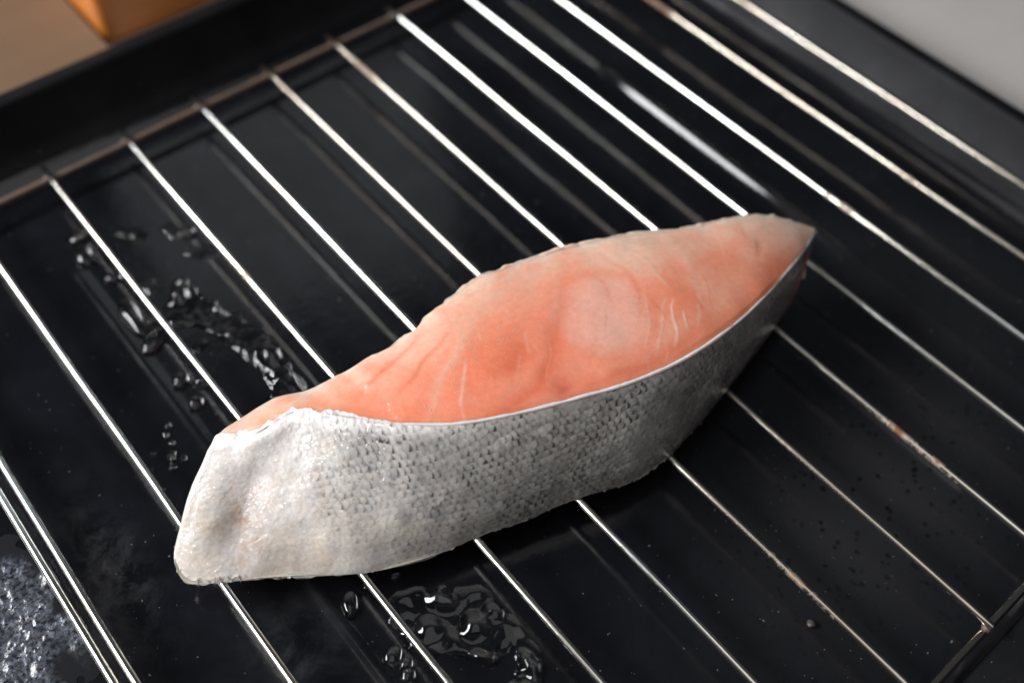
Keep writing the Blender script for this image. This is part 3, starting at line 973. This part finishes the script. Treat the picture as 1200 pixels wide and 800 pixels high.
# ------------------------------------------------------------------ water on the tray floor
def puddle(name, centres, pad, seed, label, domes=()):
    c = np.array(centres)
    x0, y0 = c[:, :2].min(0) - pad
    x1, y1 = c[:, :2].max(0) + pad
    st = 0.022
    xs, ys = np.arange(x0, x1, st), np.arange(y0, y1, st)
    X, Y = np.meshgrid(xs, ys, indexing='ij')
    fld = np.zeros(X.shape)
    wx, wy = X + 0.22 * fbm(X * 1.1, Y * 1.1, 0, seed), Y + 0.22 * fbm(X * 1.1, Y * 1.1, 0, seed + 5)
    for cx, cy, r in c:
        fld += np.exp(-((wx - cx) ** 2 + (wy - cy) ** 2) / r ** 2)
    lev = fld - 0.62 + 0.20 * fbm(X * 1.6, Y * 1.6, 0, seed + 9)
    h = 0.055 * np.sqrt(np.clip(lev, 0, 0.5) * 2)
    h += 0.055 * np.clip(lev * 3, 0, 1) * fbm(X * 1.9, Y * 1.9, 0, seed + 13, 2) + 0.022 * np.clip(lev * 3, 0, 1) * vnoise(X * 4.2, Y * 4.2, 0, seed + 23)
    for dx, dy, dr, dh in domes:
        h += dh * np.clip(1 - ((X - dx) ** 2 + (Y - dy) ** 2) / dr ** 2, 0, 1) ** 1.5 * np.clip(lev * 4, 0, 1)
    keep = lev > 0
    idx = -np.ones(X.shape, int)
    cell = keep[:-1, :-1] | keep[1:, :-1] | keep[:-1, 1:] | keep[1:, 1:]
    used = np.zeros(X.shape, bool)
    for a, b in ((0, 0), (1, 0), (0, 1), (1, 1)):
        used[a:X.shape[0] - 1 + a, b:X.shape[1] - 1 + b] |= cell
    idx[used] = np.arange(used.sum())
    z = FLOOR_Z + 0.010 + np.where(keep, np.maximum(h, 0.001), -0.004)
    vts = np.stack([X[used], Y[used], z[used]], -1)
    ii, jj = np.nonzero(cell)
    fcs = np.stack([idx[ii, jj], idx[ii + 1, jj], idx[ii + 1, jj + 1], idx[ii, jj + 1]], -1)
    o = mesh(name, vts, fcs, M_WATER)
    return tag(o, label, 'water')


puddle('water_puddle', [(6.63, 17.15, .45), (7.52, 16.6, .5), (7.67, 15.66, .5), (6.9, 14.69, .55), (7.33, 13.43, .5), (7.42, 12.3, .5), (7.0, 12.8, .4), (6.16, 13.4, .3), (5.93, 14.5, .3), (6.1, 15.6, .3), (7.27, 11.62, .5), (6.87, 14.1, .5), (7.1, 10.8, .5)],
       1.2, 71, 'larger clear water puddle on the tray floor behind the belly end of the fillet',
       [(7.4, 13.97, .35, .16), (7.13, 15.28, .32, .14), (6.67, 14.9, .30, .14), (6.68, 15.75, .34, .14), (7.02, 16.58, .36, .14), (7.42, 12.25, .42, .17), (7.5, 15.0, .26, .11), (6.95, 13.2, .3, .12), (7.75, 16.3, .4, .12)])
puddle('water_puddle', [(6.74, 5.9, .45), (7.35, 5.3, .45), (7.6, 4.54, .4), (7.4, 3.87, .4), (6.77, 4.45, .4), (6.3, 5.15, .35), (6.4, 5.84, .35), (6.82, 5.0, .45), (6.9, 3.4, .4)],
       1.0, 83, 'smaller clear water puddle on the tray floor in front of the fillet',
       [(7.06, 4.91, .34, .16), (6.67, 4.32, .30, .14), (7.3, 3.91, .28, .13), (7.42, 3.6, .22, .11), (7.0, 5.75, .4, .13), (6.4, 5.4, .3, .12), (7.5, 4.9, .26, .11)])


def drop(x, y, rx, ry, rz, hz, label, group):
    n, mrings = 20, 9
    rx, ry, hz = rx * 1.7, ry * 1.7, hz * 1.25
    vts, fcs = [], []
    for k in range(mrings):
        a = k / (mrings - 1) * math.pi / 2
        for j in range(n):
            th = 2 * math.pi * j / n
            wob = 1 + 0.12 * math.sin(2 * th + x * 9) + 0.07 * math.sin(3 * th + y * 7)
            lx, ly = rx * wob * math.cos(a) * math.cos(th), ry * wob * math.cos(a) * math.sin(th)
            vts.append((x + lx * math.cos(rz) - ly * math.sin(rz), y + lx * math.sin(rz) + ly * math.cos(rz), FLOOR_Z + 0.012 + 1.5 * hz * math.sin(a)))
    for k in range(mrings - 1):
        for j in range(n):
            fcs.append((k * n + j, k * n + (j + 1) % n, (k + 1) * n + (j + 1) % n, (k + 1) * n + j))
    fcs.append(tuple((mrings - 1) * n + j for j in range(n)))
    tag(mesh('water_drop', vts, fcs, M_WATER), label, 'water drop', group)


ga, gb, gc = 'water drops behind the belly end', 'water drops in front of the fillet', 'fine droplets beside the fillet'
for x, y, a, b, rz, h in ((5.86, 17.87, .17, .12, .4, .08), (5.61, 17.24, .20, .13, 1.2, .09), (5.82, 16.27, .10, .10, 0, .07), (5.63, 15.0, .34, .13, 1.45, .09), (5.76, 14.2, .26, .15, .6, .09), (5.62, 12.9, .11, .11, 0, .09), (5.95, 12.57, .10, .10, 0, .08), (5.59, 12.21, .10, .09, 0, .08)):
    drop(x, y, a, b, rz, h, 'longest clear water drop, lying along the bar left of the larger puddle' if a > 0.3 else
         'broad oval clear water drop next to the longest one left of the larger puddle' if a > 0.25 else
         'bright round clear water drop on the tray floor left of the larger puddle', ga)
for x, y, a, b, rz, h in ((5.57, 6.67, .16, .09, .8, .08), (5.61, 5.41, .12, .10, 0, .08), (5.72, 5.15, .07, .07, 0, .06), (5.62, 4.98, .09, .09, 0, .07), (6.0, 6.75, .05, .05, 0, .04), (6.54, 6.57, .05, .05, 0, .04)):
    drop(x, y, a, b, rz, h, 'largest oval clear water drop standing alone in front of the fillet' if a > 0.15 else
         'small round clear water drop on the tray floor in front of the fillet', gb)
for k in range(12):
    drop(rng.normal(4.55, 0.25), rng.normal(11.6, 0.5), *(rng.uniform(.02, .045),) * 2, 0, .025, 'tiny droplet on the tray floor left of the belly end', gc)

# ------------------------------------------------------------------ dried residue near the left corner, crumb
xs, ys = np.arange(-0.3, 1.75, 0.016), np.arange(7.4, 12.6, 0.016)
X, Y = np.meshgrid(xs, ys, indexing='ij')
mask = 0.75 - ((X - 0.75) / 0.95) ** 2 * 0.6 - ((Y - 9.7) / 2.0) ** 2 * 0.6 + 0.42 * fbm(X * 1.7, Y * 1.7, 0, 91)
ms = sstep(0.05, 0.75, mask)
hh = 0.022 * ms * (1.0 + 0.8 * fbm(X * 5, Y * 5, 0, 92, 3)) 
keep = mask > -0.15
cell = keep[:-1, :-1] & keep[1:, :-1] & keep[:-1, 1:] & keep[1:, 1:]
idx = np.arange(X.size).reshape(X.shape)
ii, jj = np.nonzero(cell)
fcs = np.stack([idx[ii, jj], idx[ii + 1, jj], idx[ii + 1, jj + 1], idx[ii, jj + 1]], -1)
usedv = np.unique(fcs)
remap = -np.ones(X.size, int); remap[usedv] = np.arange(len(usedv))
vts = np.stack([X.ravel(), Y.ravel(), (FLOOR_Z + 0.012 + np.maximum(hh, 0.0005)).ravel()], -1)[usedv]
cm = (sstep(0.05, 0.7, mask) * (0.45 + 0.55 * np.clip(0.5 + fbm(X * 9, Y * 9, 0, 97, 4), 0, 1))).ravel()[usedv]
o = mesh('dried_residue', vts, remap[fcs], M_CRUST, kind='stuff', colors=np.repeat(cm[:, None], 3, 1))
tag(o, 'greyish frothy dried residue on the tray floor beside the outermost bar', 'residue')

bx = []
for k in range(6):
    for j in range(10):
        a, th = k / 5 * math.pi, j / 10 * 2 * math.pi
        r_ = 0.075 * (1 + 0.3 * rng.normal() * 0.6)
        bx.append((11.81 + r_ * math.sin(a) * math.cos(th), 1.05 + r_ * math.sin(a) * math.sin(th), FLOOR_Z + 0.06 + 0.6 * r_ * math.cos(a)))
fcs = [(k * 10 + j, k * 10 + (j + 1) % 10, (k + 1) * 10 + (j + 1) % 10, (k + 1) * 10 + j) for k in range(5) for j in range(10)]
tag(mesh('crumb', bx, fcs, M_CRUMB), 'single small brown crumb on the tray floor near the front edge', 'crumb')
